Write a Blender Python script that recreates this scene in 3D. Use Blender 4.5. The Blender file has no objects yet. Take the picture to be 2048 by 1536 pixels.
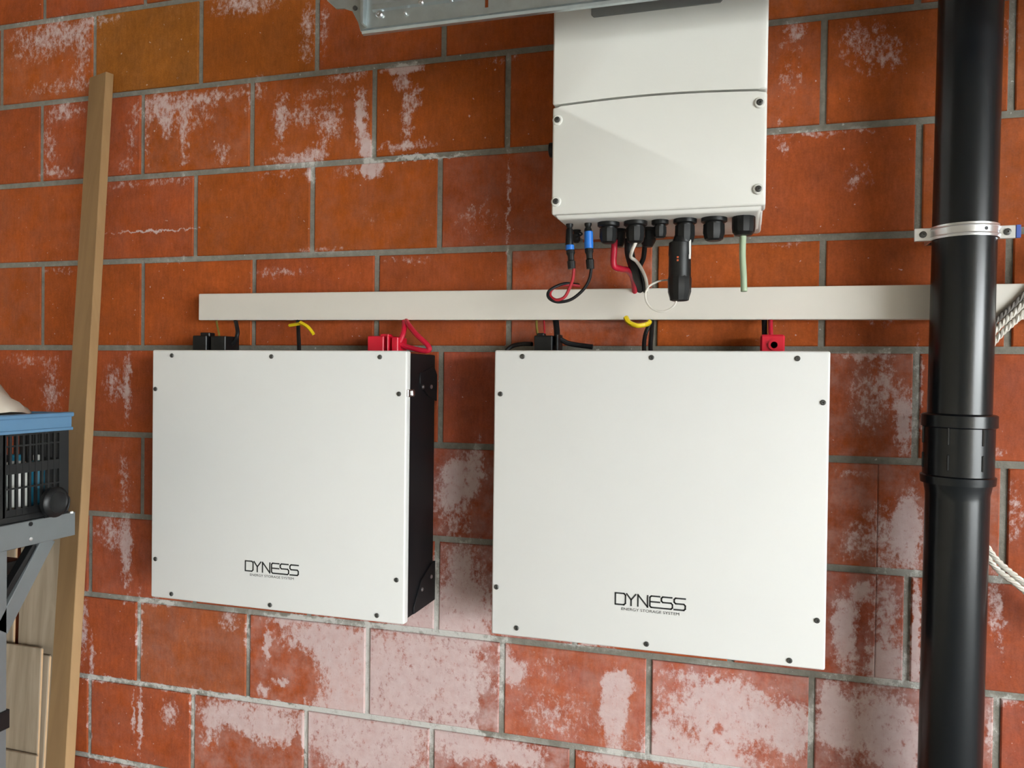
import bpy, bmesh, math, random
from mathutils import Vector, Matrix
random.seed(7)
S = bpy.context.scene
COL = S.collection

# ------------------------------------------------------------------ camera
F = 1588.231                       # focal length in pixels of the 2048 x 1536 frame
ZF = 2.4                           # height of the reference bed joint above the floor
CAM = Vector((0.77576, -1.55015, -0.85549 + ZF))
YAW, PIT, ROL = 0.29017, -0.011826, 0.012521
_cy, _sy, _cp, _sp, _cr, _sr = (math.cos(YAW), math.sin(YAW), math.cos(PIT), math.sin(PIT), math.cos(ROL), math.sin(ROL))
_M = Matrix(((_cy, _sy, 0), (0, 0, 1), (-_sy, _cy, 0)))
_P = Matrix(((1, 0, 0), (0, _cp, -_sp), (0, _sp, _cp)))
_Q = Matrix(((_cr, _sr, 0), (-_sr, _cr, 0), (0, 0, 1)))
RT = _Q @ _P @ _M                  # rows: right, up, forward
cd = bpy.data.cameras.new('camera'); cam = bpy.data.objects.new('camera', cd); COL.objects.link(cam)
cd.sensor_width = 36; cd.lens = F / 2048 * 36; cd.clip_start = 0.02
r_, u_, f_ = RT[0], RT[1], RT[2]
cam.matrix_world = Matrix(((r_[0], u_[0], -f_[0], CAM[0]), (r_[1], u_[1], -f_[1], CAM[1]), (r_[2], u_[2], -f_[2], CAM[2]), (0, 0, 0, 1)))
S.camera = cam

# ------------------------------------------------------------------ daylight
W = bpy.data.worlds.new('overcast_sky'); S.world = W; W.use_nodes = True
_bg = W.node_tree.nodes['Background']; _bg.inputs[0].default_value = (0.935, 0.985, 1.0, 1); _bg.inputs[1].default_value = 48.0
DOOR_X, DOOR_Y0, DOOR_Y1, DOOR_H = 8.0, -3.2, -10.6, 2.45
LEFT_X, FRONT_Y, CEIL = -2.0, -11.0, 2.6
pl = bpy.data.lights.new('garage_opening_portal', 'AREA'); pl.shape = 'RECTANGLE'; pl.size = DOOR_Y0 - DOOR_Y1; pl.size_y = DOOR_H
pl.cycles.is_portal = True
po = bpy.data.objects.new('garage_opening_portal', pl); COL.objects.link(po)
po.location = (DOOR_X, (DOOR_Y0 + DOOR_Y1) / 2, DOOR_H / 2); po.rotation_euler = (math.radians(90), 0, math.radians(90))
vs = S.view_settings; vs.view_transform = 'Standard'; vs.look = 'None'; vs.gamma = 1; vs.use_curve_mapping = False
vs.exposure = 0.31

# ------------------------------------------------------------------ helpers
def ray(x, y):
    v = Vector(((x - 1024) / F, -(y - 768) / F, 1.0))
    return Vector((r_[0]*v[0] + u_[0]*v[1] + f_[0]*v[2], r_[1]*v[0] + u_[1]*v[1] + f_[1]*v[2], r_[2]*v[0] + u_[2]*v[1] + f_[2]*v[2]))
def at(x, y, d):                   # point that stands d metres in front of the brick wall
    v = ray(x, y); return CAM + v * ((-d - CAM[1]) / v[1])
def atu(x, y, u):                  # point on the plane X = u
    v = ray(x, y); return CAM + v * ((u - CAM[0]) / v[0])

def finish(name, bm, mat, parent=None, smooth=35):
    me = bpy.data.meshes.new(name)
    bmesh.ops.recalc_face_normals(bm, faces=bm.faces[:])
    bm.to_mesh(me); bm.free()
    if smooth:
        me.shade_smooth(); me.set_sharp_from_angle(angle=math.radians(smooth))
    me.materials.append(mat)
    o = bpy.data.objects.new(name, me); COL.objects.link(o)
    if parent is not None:
        o.parent = parent
        o.matrix_parent_inverse = Matrix.Translation(parent.location).inverted()
    return o
def tag(o, label, cat, group=None):
    o['label'] = label; o['category'] = cat
    if group: o['group'] = group
    return o
def thing(name, loc, label, cat, group=None):
    o = bpy.data.objects.new(name, None); o.empty_display_size = 0.05; COL.objects.link(o); o.location = loc
    return tag(o, label, cat, group)
def struct(o): o['kind'] = 'structure'; return o

def box(bm, x0, x1, y0, y1, z0, z1, bev=0.0, seg=1):
    x0, x1 = sorted((x0, x1)); y0, y1 = sorted((y0, y1)); z0, z1 = sorted((z0, z1))
    t = bmesh.new()
    r = bmesh.ops.create_cube(t, size=1.0)
    for v in t.verts:
        v.co = Vector(((x0 + x1)/2 + v.co.x*(x1 - x0), (y0 + y1)/2 + v.co.y*(y1 - y0), (z0 + z1)/2 + v.co.z*(z1 - z0)))
    if bev > 0:
        bmesh.ops.bevel(t, geom=t.edges[:], offset=bev, segments=seg, affect='EDGES', profile=0.5)
    merge(bm, t)
def merge(bm, t):
    mp = {v: bm.verts.new(v.co) for v in t.verts}
    for f in t.faces: bm.faces.new([mp[v] for v in f.verts])
    t.free()
def prism(bm, poly, axis, a, b, bev=0.0, seg=1):
    """poly: 2D outline; axis the extrusion axis ('x': poly is (y,z); 'y': (x,z); 'z': (x,y))"""
    def mk(p, h):
        return {'x': Vector((h, p[0], p[1])), 'y': Vector((p[0], h, p[1])), 'z': Vector((p[0], p[1], h))}[axis]
    t = bmesh.new()
    A = [t.verts.new(mk(p, a)) for p in poly]; B = [t.verts.new(mk(p, b)) for p in poly]
    t.faces.new(A); t.faces.new(B[::-1]); n = len(poly)
    for i in range(n): t.faces.new((A[i], B[i], B[(i+1) % n], A[(i+1) % n]))
    if bev > 0: bmesh.ops.bevel(t, geom=t.edges[:], offset=bev, segments=seg, affect='EDGES', profile=0.5)
    merge(bm, t)
def frame_of(d):
    d = d.normalized(); a = Vector((0, 0, 1)) if abs(d.z) < 0.9 else Vector((1, 0, 0))
    e = d.cross(a).normalized(); return e, e.cross(d).normalized(), d
def lathe(bm, o, d, prof, seg=24, faceted=None):
    """prof: list of (along, radius) from origin o along direction d; closed with caps"""
    e, g, d = frame_of(Vector(d)); o = Vector(o); rings = []
    for (h, r) in prof:
        rings.append([bm.verts.new(o + d*h + (e*math.cos(2*math.pi*i/seg) + g*math.sin(2*math.pi*i/seg))*r) for i in range(seg)])
    for a, b in zip(rings, rings[1:]):
        for i in range(seg): bm.faces.new((a[i], a[(i+1) % seg], b[(i+1) % seg], b[i]))
    bm.faces.new(rings[0][::-1]); bm.faces.new(rings[-1])
def spline(pts, n=8):
    pts = [Vector(p) for p in pts]
    if len(pts) < 3: return pts
    q = [pts[0]*2 - pts[1]] + pts + [pts[-1]*2 - pts[-2]]; out = []
    for i in range(1, len(q) - 2):
        a, b, c, d = q[i-1], q[i], q[i+1], q[i+2]
        for k in range(n):
            t = k / n
            out.append(0.5*((2*b) + (c - a)*t + (2*a - 5*b + 4*c - d)*t*t + (3*b - a - 3*c + d)*t**3))
    out.append(pts[-1]); return out
def tube(bm, pts, r, seg=10, n=8, smooth=True):
    P = spline(pts, n) if smooth else [Vector(p) for p in pts]
    prev = None; rings = []
    for i, p in enumerate(P):
        d = (P[min(i+1, len(P)-1)] - P[max(i-1, 0)]).normalized()
        if prev is None: e, g, _ = frame_of(d)
        else:
            e = (prev - d*prev.dot(d)).normalized(); g = e.cross(d)
        prev = e
        rr = r(i/(len(P)-1)) if callable(r) else r
        rings.append([bm.verts.new(p + (e*math.cos(2*math.pi*k/seg) + g*math.sin(2*math.pi*k/seg))*rr) for k in range(seg)])
    for a, b in zip(rings, rings[1:]):
        for k in range(seg): bm.faces.new((a[k], a[(k+1) % seg], b[(k+1) % seg], b[k]))
    bm.faces.new(rings[0][::-1]); bm.faces.new(rings[-1])
def part(name, mat, parent, fn, smooth=35):
    bm = bmesh.new(); fn(bm); return finish(name, bm, mat, parent, smooth)

# ------------------------------------------------------------------ materials
def srgb(r, g, b):
    f = lambda c: (c/255/12.92) if c/255 <= 0.04045 else ((c/255 + 0.055)/1.055)**2.4
    return (f(r), f(g), f(b), 1)
class NT:
    def __init__(s, tree): s.t = tree
    def n(s, typ, **kw):
        nd = s.t.nodes.new(typ)
        for k, v in kw.items():
            if k.startswith('i_'):
                key = k[2:]; nd.inputs[int(key) if key.isdigit() else key.replace('_', ' ')].default_value = v
            else: setattr(nd, k, v)
        return nd
    def l(s, a, b): s.t.links.new(a, b)
    def math(s, op, a, b=None, c=None, clamp=False):
        nd = s.n('ShaderNodeMath', operation=op, use_clamp=clamp)
        for i, v in enumerate((a, b, c)):
            if v is None: continue
            if isinstance(v, (int, float)): nd.inputs[i].default_value = v
            else: s.l(v, nd.inputs[i])
        return nd.outputs[0]
    def vmath(s, op, a, b=None, c=None):
        nd = s.n('ShaderNodeVectorMath', operation=op)
        for i, v in enumerate((a, b, c)):
            if v is None: continue
            if isinstance(v, tuple): nd.inputs[i].default_value = v
            else: s.l(v, nd.inputs[i])
        return nd.outputs['Value' if op in ('LENGTH', 'DOT_PRODUCT', 'DISTANCE') else 'Vector']
    def noise(s, vec, scale, detail=3, rough=0.55):
        nd = s.n('ShaderNodeTexNoise', i_Scale=scale, i_Detail=detail, i_Roughness=rough)
        if vec is not None: s.l(vec, nd.inputs['Vector'])
        return nd
    def ramp(s, fac, lo, hi, smooth=True):
        nd = s.n('ShaderNodeMapRange', interpolation_type='SMOOTHSTEP' if smooth else 'LINEAR')
        s.l(fac, nd.inputs[0]); nd.inputs[1].default_value = lo; nd.inputs[2].default_value = hi
        return nd.outputs[0]
    def mix(s, fac, a, b):
        nd = s.n('ShaderNodeMix', data_type='RGBA')
        for i, v in ((0, fac), (6, a), (7, b)):
            if isinstance(v, (int, float, tuple)): nd.inputs[i].default_value = v
            else: s.l(v, nd.inputs[i])
        return nd.outputs[2]
def material(name):
    m = bpy.data.materials.new(name); m.use_nodes = True
    return m, NT(m.node_tree), m.node_tree.nodes['Principled BSDF']
def simple(name, col, rough=0.5, metal=0.0, spec=0.5, var=0.06, vscale=30, bump=0.0, bscale=200, stretch=None):
    m, t, p = material(name)
    tc = t.n('ShaderNodeTexCoord'); vec = tc.outputs['Object']
    if stretch: vec = t.vmath('MULTIPLY', vec, stretch)
    nz = t.noise(vec, vscale, 4)
    lo = tuple(c*(1 - var*2) for c in col[:3]) + (1,); hi = tuple(min(1, c*(1 + var*2)) for c in col[:3]) + (1,)
    t.l(t.mix(nz.outputs[0], lo, hi), p.inputs['Base Color'])
    p.inputs['Roughness'].default_value = rough; p.inputs['Metallic'].default_value = metal; p.inputs['Specular IOR Level'].default_value = spec
    if bump:
        b = t.n('ShaderNodeBump', i_Strength=bump, i_Distance=0.001); t.l(t.noise(vec, bscale, 3).outputs[0], b.inputs['Height']); t.l(b.outputs[0], p.inputs['Normal'])
    return m

# lime bloom on the brickwork: stains with a place of their own on the wall (photo x, y, half width, half height, strength)
BLOOM = [
 (75,85,55,40,.62),(140,60,50,26,.55),(165,110,18,60,.6),(110,175,60,14,.5),(212,38,30,10,.6),(490,6,60,22,.8),(616,60,14,60,.7),(648,60,10,60,.5),
 (130,222,36,18,.7),(100,300,15,48,.62),(115,345,34,10,.6),(265,270,10,60,.5),(250,335,14,14,.5),
 (318,215,34,28,.8),(335,252,16,26,.65),(410,196,70,14,.75),(370,280,11,64,.7),(445,312,14,22,.75),(390,235,44,26,.45),(296,285,7,60,.5),(495,200,8,40,.5),
 (562,240,13,48,.85),(602,232,26,22,.7),(660,242,24,34,.85),(592,322,54,14,.85),(634,300,22,16,.7),(722,240,12,58,1.0),(736,300,11,28,1.1),(745,338,18,18,1.1),(690,152,40,10,.75),(640,188,70,10,.45),(520,180,12,30,.5),
 (806,138,38,9,1.1),(806,160,18,18,.7),(815,225,12,56,.75),(836,190,10,26,.6),(812,292,50,9,.85),(845,316,80,4,1.1),(1000,120,60,10,.35),
 (621,346,8,20,.9),(720,342,60,14,.55),(300,366,90,8,.45),(560,352,60,8,.4),(1017,400,3,120,.7),(310,462,90,2.5,1.0),(960,440,70,60,.28),(760,440,90,60,.18),
 (640,500,60,8,.4),(340,520,80,6,.3),(120,540,40,12,.3),(560,545,60,10,.3),(820,520,60,8,.3),
 (1590,58,22,18,.75),(1580,130,30,60,.4),(1570,300,9,16,.8),(1730,90,50,60,.5),(1790,110,30,40,.35),(1600,268,60,7,.6),(1715,262,36,7,.6),(1720,352,34,30,.42),(1560,240,10,10,.5),
 (1560,490,60,8,.3),(1760,640,50,16,.25),
 (1808,840,20,70,1.0),(1735,790,44,90,.45),(1730,712,70,9,.6),(1775,770,20,50,.45),(1838,780,8,100,.6),
 (1818,1060,26,80,1.1),(1766,1065,60,60,.6),(1700,1090,30,40,.35),(1700,945,50,8,.4),
 (1690,1262,26,76,1.1),(1722,1180,22,22,.85),(1772,1235,36,110,.68),(1780,1335,60,34,.9),(1832,1260,10,110,1.1),
 (1735,1450,100,80,1.1),(1660,1420,22,60,.9),(1800,1500,40,70,1.0),
 (930,945,44,40,.85),(905,1000,40,60,.75),(955,930,10,60,.4),(925,1150,60,80,.75),(930,1230,70,50,.85),(840,1225,40,30,.85),
 (228,1065,40,36,.55),(254,1115,11,70,.68),(255,770,8,70,.7),(228,765,22,40,.45),(60,720,60,14,.35),(105,780,22,60,.4),(250,960,12,70,.4),
 (279,1255,6,70,1.1),(166,1245,12,70,.7),(185,1320,5,60,.6),(281,1440,4,70,1.0),(268,1430,3,50,.7),(330,1205,40,8,.4),(460,1240,20,22,.6),
 (650,1280,86,40,1.1),(690,1355,50,70,1.1),(535,1290,8,34,.9),(528,1380,14,14,.9),(560,1365,18,12,.8),(598,1345,18,40,-1.0),(560,1240,40,8,.6),
 (800,1350,80,110,1.15),(920,1360,70,100,1.1),(975,1430,14,40,-1.6),
 (1228,1420,26,74,1.25),(1240,1370,28,24,1.2),(1030,1345,22,26,1.0),(1012,1310,14,40,.7),(1110,1430,90,60,.42),(1100,1330,70,26,.3),(1175,1290,60,6,.7),
 (1430,1400,70,60,1.0),(1500,1440,100,60,1.05),(1380,1500,90,40,.8),(1330,1440,40,70,.62),(1590,1460,30,60,.8),(1600,1370,18,36,-1.0),(1440,1455,14,14,-.7),(1345,1345,50,14,.5),
 (470,1430,70,30,1.0),(545,1455,60,40,1.05),(420,1470,20,50,.6),(595,1510,10,40,-1.2),(340,1425,18,30,.6),(480,1520,60,26,-.5),
 (700,1480,90,70,1.1),(640,1440,30,40,.6),(800,1500,60,60,1.0),(930,1490,60,40,1.1),(1040,1510,60,30,1.0),(1110,1510,12,30,-1.2),
 (1220,1520,60,20,.8),(1420,1525,160,24,.75),
 (210,1357,60,6,.8),(330,1375,60,6,.8),(450,1392,60,6,.8),(560,1410,60,7,.9),(680,1427,60,7,.9),(800,1445,60,7,.9),(900,1457,60,6,.8),(496,1275,5,50,.8),(179,1436,4,80,.7),(386,1450,5,70,.9),(612,1470,6,70,.9),(735,1340,6,90,.9),(869,1190,5,60,.6),(240,1524,80,6,.8),(300,1203,70,5,.4),(600,1236,90,5,.6),(800,1257,70,6,.6),(930,1272,60,6,.6),(1003,1340,5,60,.5),
 (2020,60,24,70,.35),(1990,1190,14,60,.6),(2000,1260,16,40,.4),(1980,1460,12,60,.7),(2010,1400,40,10,.6),(2030,1020,30,70,.4),(2000,905,20,10,.4)]
def bloom_group():
    g = bpy.data.node_groups.new('lime_bloom', 'ShaderNodeTree')
    g.interface.new_socket('Amount', in_out='OUTPUT', socket_type='NodeSocketFloat')
    g.interface.new_socket('Raw', in_out='OUTPUT', socket_type='NodeSocketFloat')
    t = NT(g); go = t.n('NodeGroupOutput'); pos = t.n('ShaderNodeNewGeometry').outputs['Position']
    w1 = t.noise(pos, 42, 5, 0.65)
    wob = t.vmath('MULTIPLY', t.vmath('SUBTRACT', w1.outputs['Color'], (0.5, 0.5, 0.5)), (0.042, 0, 0.042))
    P = t.vmath('ADD', pos, wob)
    s = None
    for (x, y, rx, ry, k) in BLOOM:
        c = at(x, y, 0.0); w = 1.62 if y < 520 and k < 1 else 1.45; a = (at(x + rx, y, 0) - at(x - rx, y, 0)).length/2*w; b = (at(x, y + ry, 0) - at(x, y - ry, 0)).length/2*w; k *= .72 if y < 520 and k < 1 else 1.0
        q = t.vmath('MULTIPLY_ADD', P, (1/a, 0, 1/b), (-c.x/a, 0, -c.z/b))
        fall = t.math('SUBTRACT', 1.0, t.vmath('LENGTH', q), clamp=True)
        s = t.math('MULTIPLY', fall, k*1.5) if s is None else t.math('MULTIPLY_ADD', fall, k*1.5, s)
    s = t.math('MINIMUM', s, 1.1)
    n1 = t.noise(t.vmath('MULTIPLY', pos, (1, 1, 0.7)), 95, 6, 0.78); n2 = t.noise(pos, 22, 3, 0.5)
    nn = t.math('ADD', t.math('MULTIPLY', t.math('SUBTRACT', n1.outputs[0], 0.5), 3.2), t.math('MULTIPLY', t.math('SUBTRACT', n2.outputs[0], 0.5), 0.9))
    gate = t.math('MULTIPLY', s, 4.0, clamp=True)
    amt = t.ramp(t.math('MULTIPLY_ADD', nn, gate, s), 0.20, 1.05)
    n3 = t.noise(pos, 110, 2, 0.5)
    speck = t.math('MULTIPLY', t.ramp(n3.outputs[0], 0.72, 0.76), 0.7)
    amt = t.math('MAXIMUM', amt, speck)
    t.l(amt, go.inputs['Amount']); t.l(s, go.inputs['Raw'])
    return g
BG = bloom_group()
def brick_material():
    m, t, p = material('fired_clay_brick')
    oi = t.n('ShaderNodeObjectInfo'); pos = t.n('ShaderNodeNewGeometry').outputs['Position']
    grp = t.n('ShaderNodeGroup'); grp.node_tree = BG
    n1 = t.noise(pos, 9, 4, 0.6); n2 = t.noise(t.vmath('MULTIPLY', pos, (1, 1, 0.25)), 160, 3)
    n3 = t.noise(pos, 42, 5, 0.7); n4 = t.noise(pos, 320, 2, 0.6)
    f1 = t.math('MULTIPLY_ADD', n1.outputs[0], 0.7, 0.60); f2 = t.math('MULTIPLY_ADD', n2.outputs[0], 0.55, 0.70)
    f3 = t.math('MULTIPLY', t.math('MULTIPLY_ADD', n3.outputs[0], 0.55, 0.72), t.math('MULTIPLY_ADD', n4.outputs[0], 0.5, 0.75))
    hue = t.mix(t.ramp(t.noise(pos, 14, 4, 0.6).outputs[0], 0.35, 0.7), (1.06, 1.0, 0.85, 1), (0.96, 0.98, 1.25, 1))
    base = t.vmath('SCALE', t.vmath('MULTIPLY', oi.outputs['Color'], hue), None); t.l(t.math('MULTIPLY', t.math('MULTIPLY', f1, f2), f3), base.node.inputs['Scale'])
    # thin overall film of lime on some bricks
    film = t.math('MULTIPLY', oi.outputs['Alpha'], t.ramp(t.noise(pos, 22, 5, 0.65).outputs[0], 0.3, 0.75))
    amt = t.math('MULTIPLY', t.math('MAXIMUM', grp.outputs['Amount'], film), t.math('MULTIPLY_ADD', t.noise(pos, 45, 3).outputs[0], 0.5, 0.56), clamp=True)
    t.l(t.mix(amt, base, (0.62, 0.50, 0.49, 1)), p.inputs['Base Color'])
    p.inputs['Roughness'].default_value = 0.72; p.inputs['Specular IOR Level'].default_value = 0.2
    b = t.n('ShaderNodeBump', i_Strength=0.35, i_Distance=0.0015)
    t.l(t.math('ADD', t.noise(pos, 140, 4).outputs[0], t.math('MULTIPLY', n2.outputs[0], 0.6)), b.inputs['Height']); t.l(b.outputs[0], p.inputs['Normal'])
    return m
def mortar_material():
    m, t, p = material('cement_mortar')
    pos = t.n('ShaderNodeNewGeometry').outputs['Position']; grp = t.n('ShaderNodeGroup'); grp.node_tree = BG
    n1 = t.noise(pos, 60, 5, 0.7)
    base = t.mix(n1.outputs[0], (0.11, 0.105, 0.085, 1), (0.30, 0.285, 0.24, 1))
    amt = t.math('MULTIPLY', t.math('MAXIMUM', grp.outputs['Amount'], t.math('MULTIPLY', grp.outputs['Raw'], 0.6)), 0.85, clamp=True)
    t.l(t.mix(amt, base, (0.60, 0.59, 0.56, 1)), p.inputs['Base Color']); p.inputs['Roughness'].default_value = 0.9
    b = t.n('ShaderNodeBump', i_Strength=0.8, i_Distance=0.003); t.l(t.noise(pos, 120, 5, 0.7).outputs[0], b.inputs['Height']); t.l(b.outputs[0], p.inputs['Normal'])
    return m
M = {}
M['brick'] = brick_material(); M['mortar'] = mortar_material()
M['concrete'] = simple('grey_concrete', (0.34, 0.34, 0.335), 0.85, var=0.15, vscale=4, bump=0.3, bscale=60)
M['driveway'] = simple('grey_paving', (0.29, 0.29, 0.285), 0.9, var=0.1, vscale=3, bump=0.3, bscale=40)
M['plaster'] = simple('painted_plaster', (0.45, 0.40, 0.32), 0.85, var=0.04, vscale=3, bump=0.1, bscale=80)
M['ceiling'] = simple('rough_ceiling_slab', (0.30, 0.25, 0.19), 0.9, var=0.08, vscale=3, bump=0.2, bscale=60)
M['white_lid'] = simple('white_powder_coat', (0.715, 0.715, 0.695), 0.42, spec=0.45, var=0.012, vscale=6, bump=0.04, bscale=900)
M['cream_case'] = simple('cream_powder_coat', (0.74, 0.735, 0.69), 0.45, spec=0.45, var=0.012, vscale=6, bump=0.04, bscale=900)
M['trunk'] = simple('off_white_pvc', (0.74, 0.70, 0.635), 0.38, spec=0.45, var=0.03, vscale=5)
M['black_metal'] = simple('black_painted_steel', (0.006, 0.006, 0.007), 0.5, spec=0.25, var=0.1, bump=0.05)
M['black_plastic'] = simple('black_plastic', (0.006, 0.0065, 0.007), 0.42, spec=0.35, var=0.1)
M['black_rubber'] = simple('black_cable_sheath', (0.007, 0.007, 0.008), 0.5, spec=0.3, var=0.1)
M['screw'] = simple('dark_screw_steel', (0.10, 0.10, 0.095), 0.45, metal=0.7)
M['steel'] = simple('bright_steel', (0.62, 0.62, 0.63), 0.3, metal=1.0)
M['galv'] = simple('galvanised_steel', (0.52, 0.585, 0.60), 0.36, metal=0.9, var=0.12, vscale=35)
M['clamp'] = simple('zinc_band', (0.78, 0.80, 0.82), 0.3, metal=0.9, var=0.06, vscale=40)
M['blue_tape'] = simple('blue_plastic_liner', srgb(70, 95, 175), 0.5)
M['ink'] = simple('black_print', (0.02, 0.022, 0.022), 0.6, var=0.02)
M['pipe'] = simple('black_drain_plastic', (0.006, 0.008, 0.010), 0.25, spec=0.4, var=0.1, vscale=8)
M['display'] = simple('smoked_grey_display', (0.22, 0.225, 0.22), 0.4, var=0.03)
M['red'] = simple('red_cable', srgb(190, 20, 50), 0.42, var=0.05)
M['red_plug'] = simple('red_plug_plastic', srgb(205, 15, 45), 0.4, var=0.05)
M['thin_red'] = simple('thin_red_cable', srgb(165, 35, 45), 0.42, var=0.05)
M['blue'] = simple('blue_sleeve', srgb(30, 110, 200), 0.42, var=0.05)
M['white_wire'] = simple('white_wire', srgb(215, 210, 200), 0.45, var=0.03)
M['green_wire'] = simple('pale_green_cable', srgb(165, 184, 155), 0.45, var=0.03)
M['yellow'] = simple('yellow_tag', srgb(225, 195, 25), 0.45, var=0.05)
M['yg'] = simple('yellow_green_wire', srgb(120, 105, 45), 0.45, var=0.05)
M['teal'] = simple('teal_label', srgb(30, 120, 150), 0.45, var=0.05)
M['white_plastic'] = simple('white_plastic', srgb(235, 235, 230), 0.4, var=0.02)
M['blue_rim'] = simple('pale_blue_plastic', srgb(82, 120, 152), 0.45, var=0.03)
M['grey_frame'] = simple('grey_painted_steel', (0.16, 0.175, 0.18), 0.42, metal=0.3, var=0.05)
M['cloth'] = simple('off_white_cloth', srgb(205, 195, 180), 0.9, var=0.05, vscale=12, bump=0.4, bscale=90)
def wood(name, a, b, sc=26):
    m, t, p = material(name)
    tc = t.n('ShaderNodeTexCoord'); v = t.vmath('MULTIPLY', tc.outputs['Object'], (1, 1, 0.06))
    n = t.noise(v, sc, 5, 0.6); n.inputs['Distortion'].default_value = 0.6
    t.l(t.mix(t.ramp(n.outputs[0], 0.3, 0.7), a, b), p.inputs['Base Color']); p.inputs['Roughness'].default_value = 0.6
    bu = t.n('ShaderNodeBump', i_Strength=0.15, i_Distance=0.001); t.l(n.outputs[0], bu.inputs['Height']); t.l(bu.outputs[0], p.inputs['Normal'])
    return m
M['batten'] = wood('planed_softwood', srgb(143, 111, 73), srgb(157, 124, 84), 18)
M['laminate'] = wood('greige_laminate', srgb(140, 125, 106), srgb(166, 150, 130), 40)
M['laminate_core'] = simple('pale_fibre_core', srgb(205, 172, 135), 0.8)

# ------------------------------------------------------------------ room shell
bm = bmesh.new(); box(bm, LEFT_X - 0.2, DOOR_X + 0.25, 0.003, 0.15, 0, CEIL)
wall = struct(finish('wall_back', bm, M['mortar'], None, 0)); wall.location = (0, 0, 0)
BEDS = {0: (.0003, 0), 1: (.0003, .0013), 2: (.0010, .0001), 3: (.0024, -.0007), 4: (-.0032, 0), 5: (-.0065, .0053), 6: (-.0022, .0026), 7: (-.0002, .0019), 8: (.0006, .0044), 9: (.004, 0)}
HEADS = {0: {-3.5: -1.036, -2.5: -0.746, -1.5: -0.444, -0.5: -0.143, 0.5: 0.155},
 1: {-3: -0.906, -2: -0.604, -1: -0.306, 0: -0.003, 1: 0.296, 3: 0.897, 4: 1.198},
 2: {-1.5: -0.455, -0.5: -0.151, 0.5: 0.15, 3.5: 1.057},
 3: {-3: -0.901, -2: -0.601, -1: -0.297, 0: 0.007, 1: 0.304, 2: 0.598, 3: 0.901, 4: 1.2},
 4: {0.5: 0.157, 3.5: 1.059}, 5: {-2: -0.599, 4: 1.199}, 6: {-2.5: -0.75, 0.5: 0.153, 3.5: 1.051},
 7: {-2: -0.606, -1: -0.304, 0: -0.005, 1: 0.299, 2: 0.598, 3: 0.895, 4: 1.195},
 8: {-2.5: -0.749, -1.5: -0.452, -0.5: -0.154, 0.5: 0.146, 1.5: 0.448}}
def bed_z(i, u):
    a, b = BEDS.get(i, (0, 0)); return ZF - 0.2*i + a + b*max(-1.2, min(1.4, u))
OCHRE = (0.33, 0.115, 0.018); ORANGE = (0.345, 0.078, 0.0095); RED = (0.345, 0.074, 0.019); DEEP = (0.32, 0.070, 0.030)
TONE = {(0, -2.5): (OCHRE, 0), (0, -1.5): ((0.32, 0.088, 0.012), 0), (0, -3.5): (ORANGE, .1), (1, -1): (ORANGE, .05), (1, 0): (ORANGE, .02), (1, -2): (ORANGE, .1),
 (2, -.5): (ORANGE, .06), (2, .5): (RED, .12), (3, 1): (RED, .2), (4, .5): (DEEP, .05), (5, 0): (DEEP, .3), (6, .5): (DEEP, .6), (7, -2): ((0.33, 0.085, 0.026), .12), (7, 0): (DEEP, .85), (7, -1): (RED, .3),
 (8, -1.5): (RED, .3), (8, -.5): (DEEP, .7), (8, .5): (DEEP, .7), (7, 1): ((0.40, 0.10, 0.045), .25), (7, 2): ((0.40, 0.10, 0.05), .4), (7, 3): (DEEP, .55), (5, 3): (RED, .3), (6, 2.5): (DEEP, .35), (4, 2.5): (RED, .28)}
def brick_mesh(c00, c10, c11, c01, front, back):
    bv = 0.0020; t = bmesh.new()
    o = [t.verts.new((x, front + bv*0.8, z)) for x, z in (c00, c10, c11, c01)]
    b = [t.verts.new((x, back, z)) for x, z in (c00, c10, c11, c01)]
    cx = sum(c[0] for c in (c00, c10, c11, c01))/4; cz = sum(c[1] for c in (c00, c10, c11, c01))/4
    f = [t.verts.new((x + math.copysign(bv, cx - x), front, z + math.copysign(bv, cz - z))) for x, z in (c00, c10, c11, c01)]
    t.faces.new(f); t.faces.new(b[::-1])
    for i in range(4):
        j = (i+1) % 4; t.faces.new((f[i], o[i], o[j], f[j])); t.faces.new((o[i], b[i], b[j], o[j]))
    return t
for i in range(-1, 12):
    off = 0.5 if i % 2 == 0 else 0.0
    js = []; k = -8
    while k <= 15:
        js.append((k + off, HEADS.get(i, {}).get(k + off, (k + off)*0.3))); k += 1
    js = [(n, u) for n, u in js if LEFT_X - 0.31 < u < 4.0]
    cells = []
    for (n, u0), (_, u1) in zip(js, js[1:]):
        a, b = max(u0 + .006, LEFT_X + .002), min(u1 - .006, DOOR_X - .002)
        if b - a < 0.03: continue
        if i in (5, 6) and a < 1.0 < b: cells += [(n, a, .9992), (n, 1.0, b)]     # cut bricks left of the drain pipe
        else: cells.append((n, a, b))
    for n, a, b in cells:
        fr = -random.uniform(0, .0022)
        zt = lambda u: min(bed_z(i, u) - .0065, CEIL); zb = lambda u: max(bed_z(i+1, u) + .0065, 0.002)
        t = brick_mesh((a, zb(a)), (b, zb(b)), (b, zt(b)), (a, zt(a)), fr, 0.03)
        o = finish('brick', t, M['brick'], wall, 0)
        base, film = TONE.get((i, n), (None, None))
        if base is None:
            q = random.random(); base = tuple(x*(1-q) + y*q for x, y in zip(ORANGE, RED)) if i < 4 else tuple(x*(1-q) + y*q for x, y in zip(RED, DEEP)); film = random.uniform(0, .08)
        g = random.uniform(.93, 1.07)
        o.color = (base[0]*g, base[1]*g, base[2]*g, film)
def wallbox(name, mat, *a):
    bm = bmesh.new(); box(bm, *a); return struct(finish(name, bm, mat, None, 0))
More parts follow.
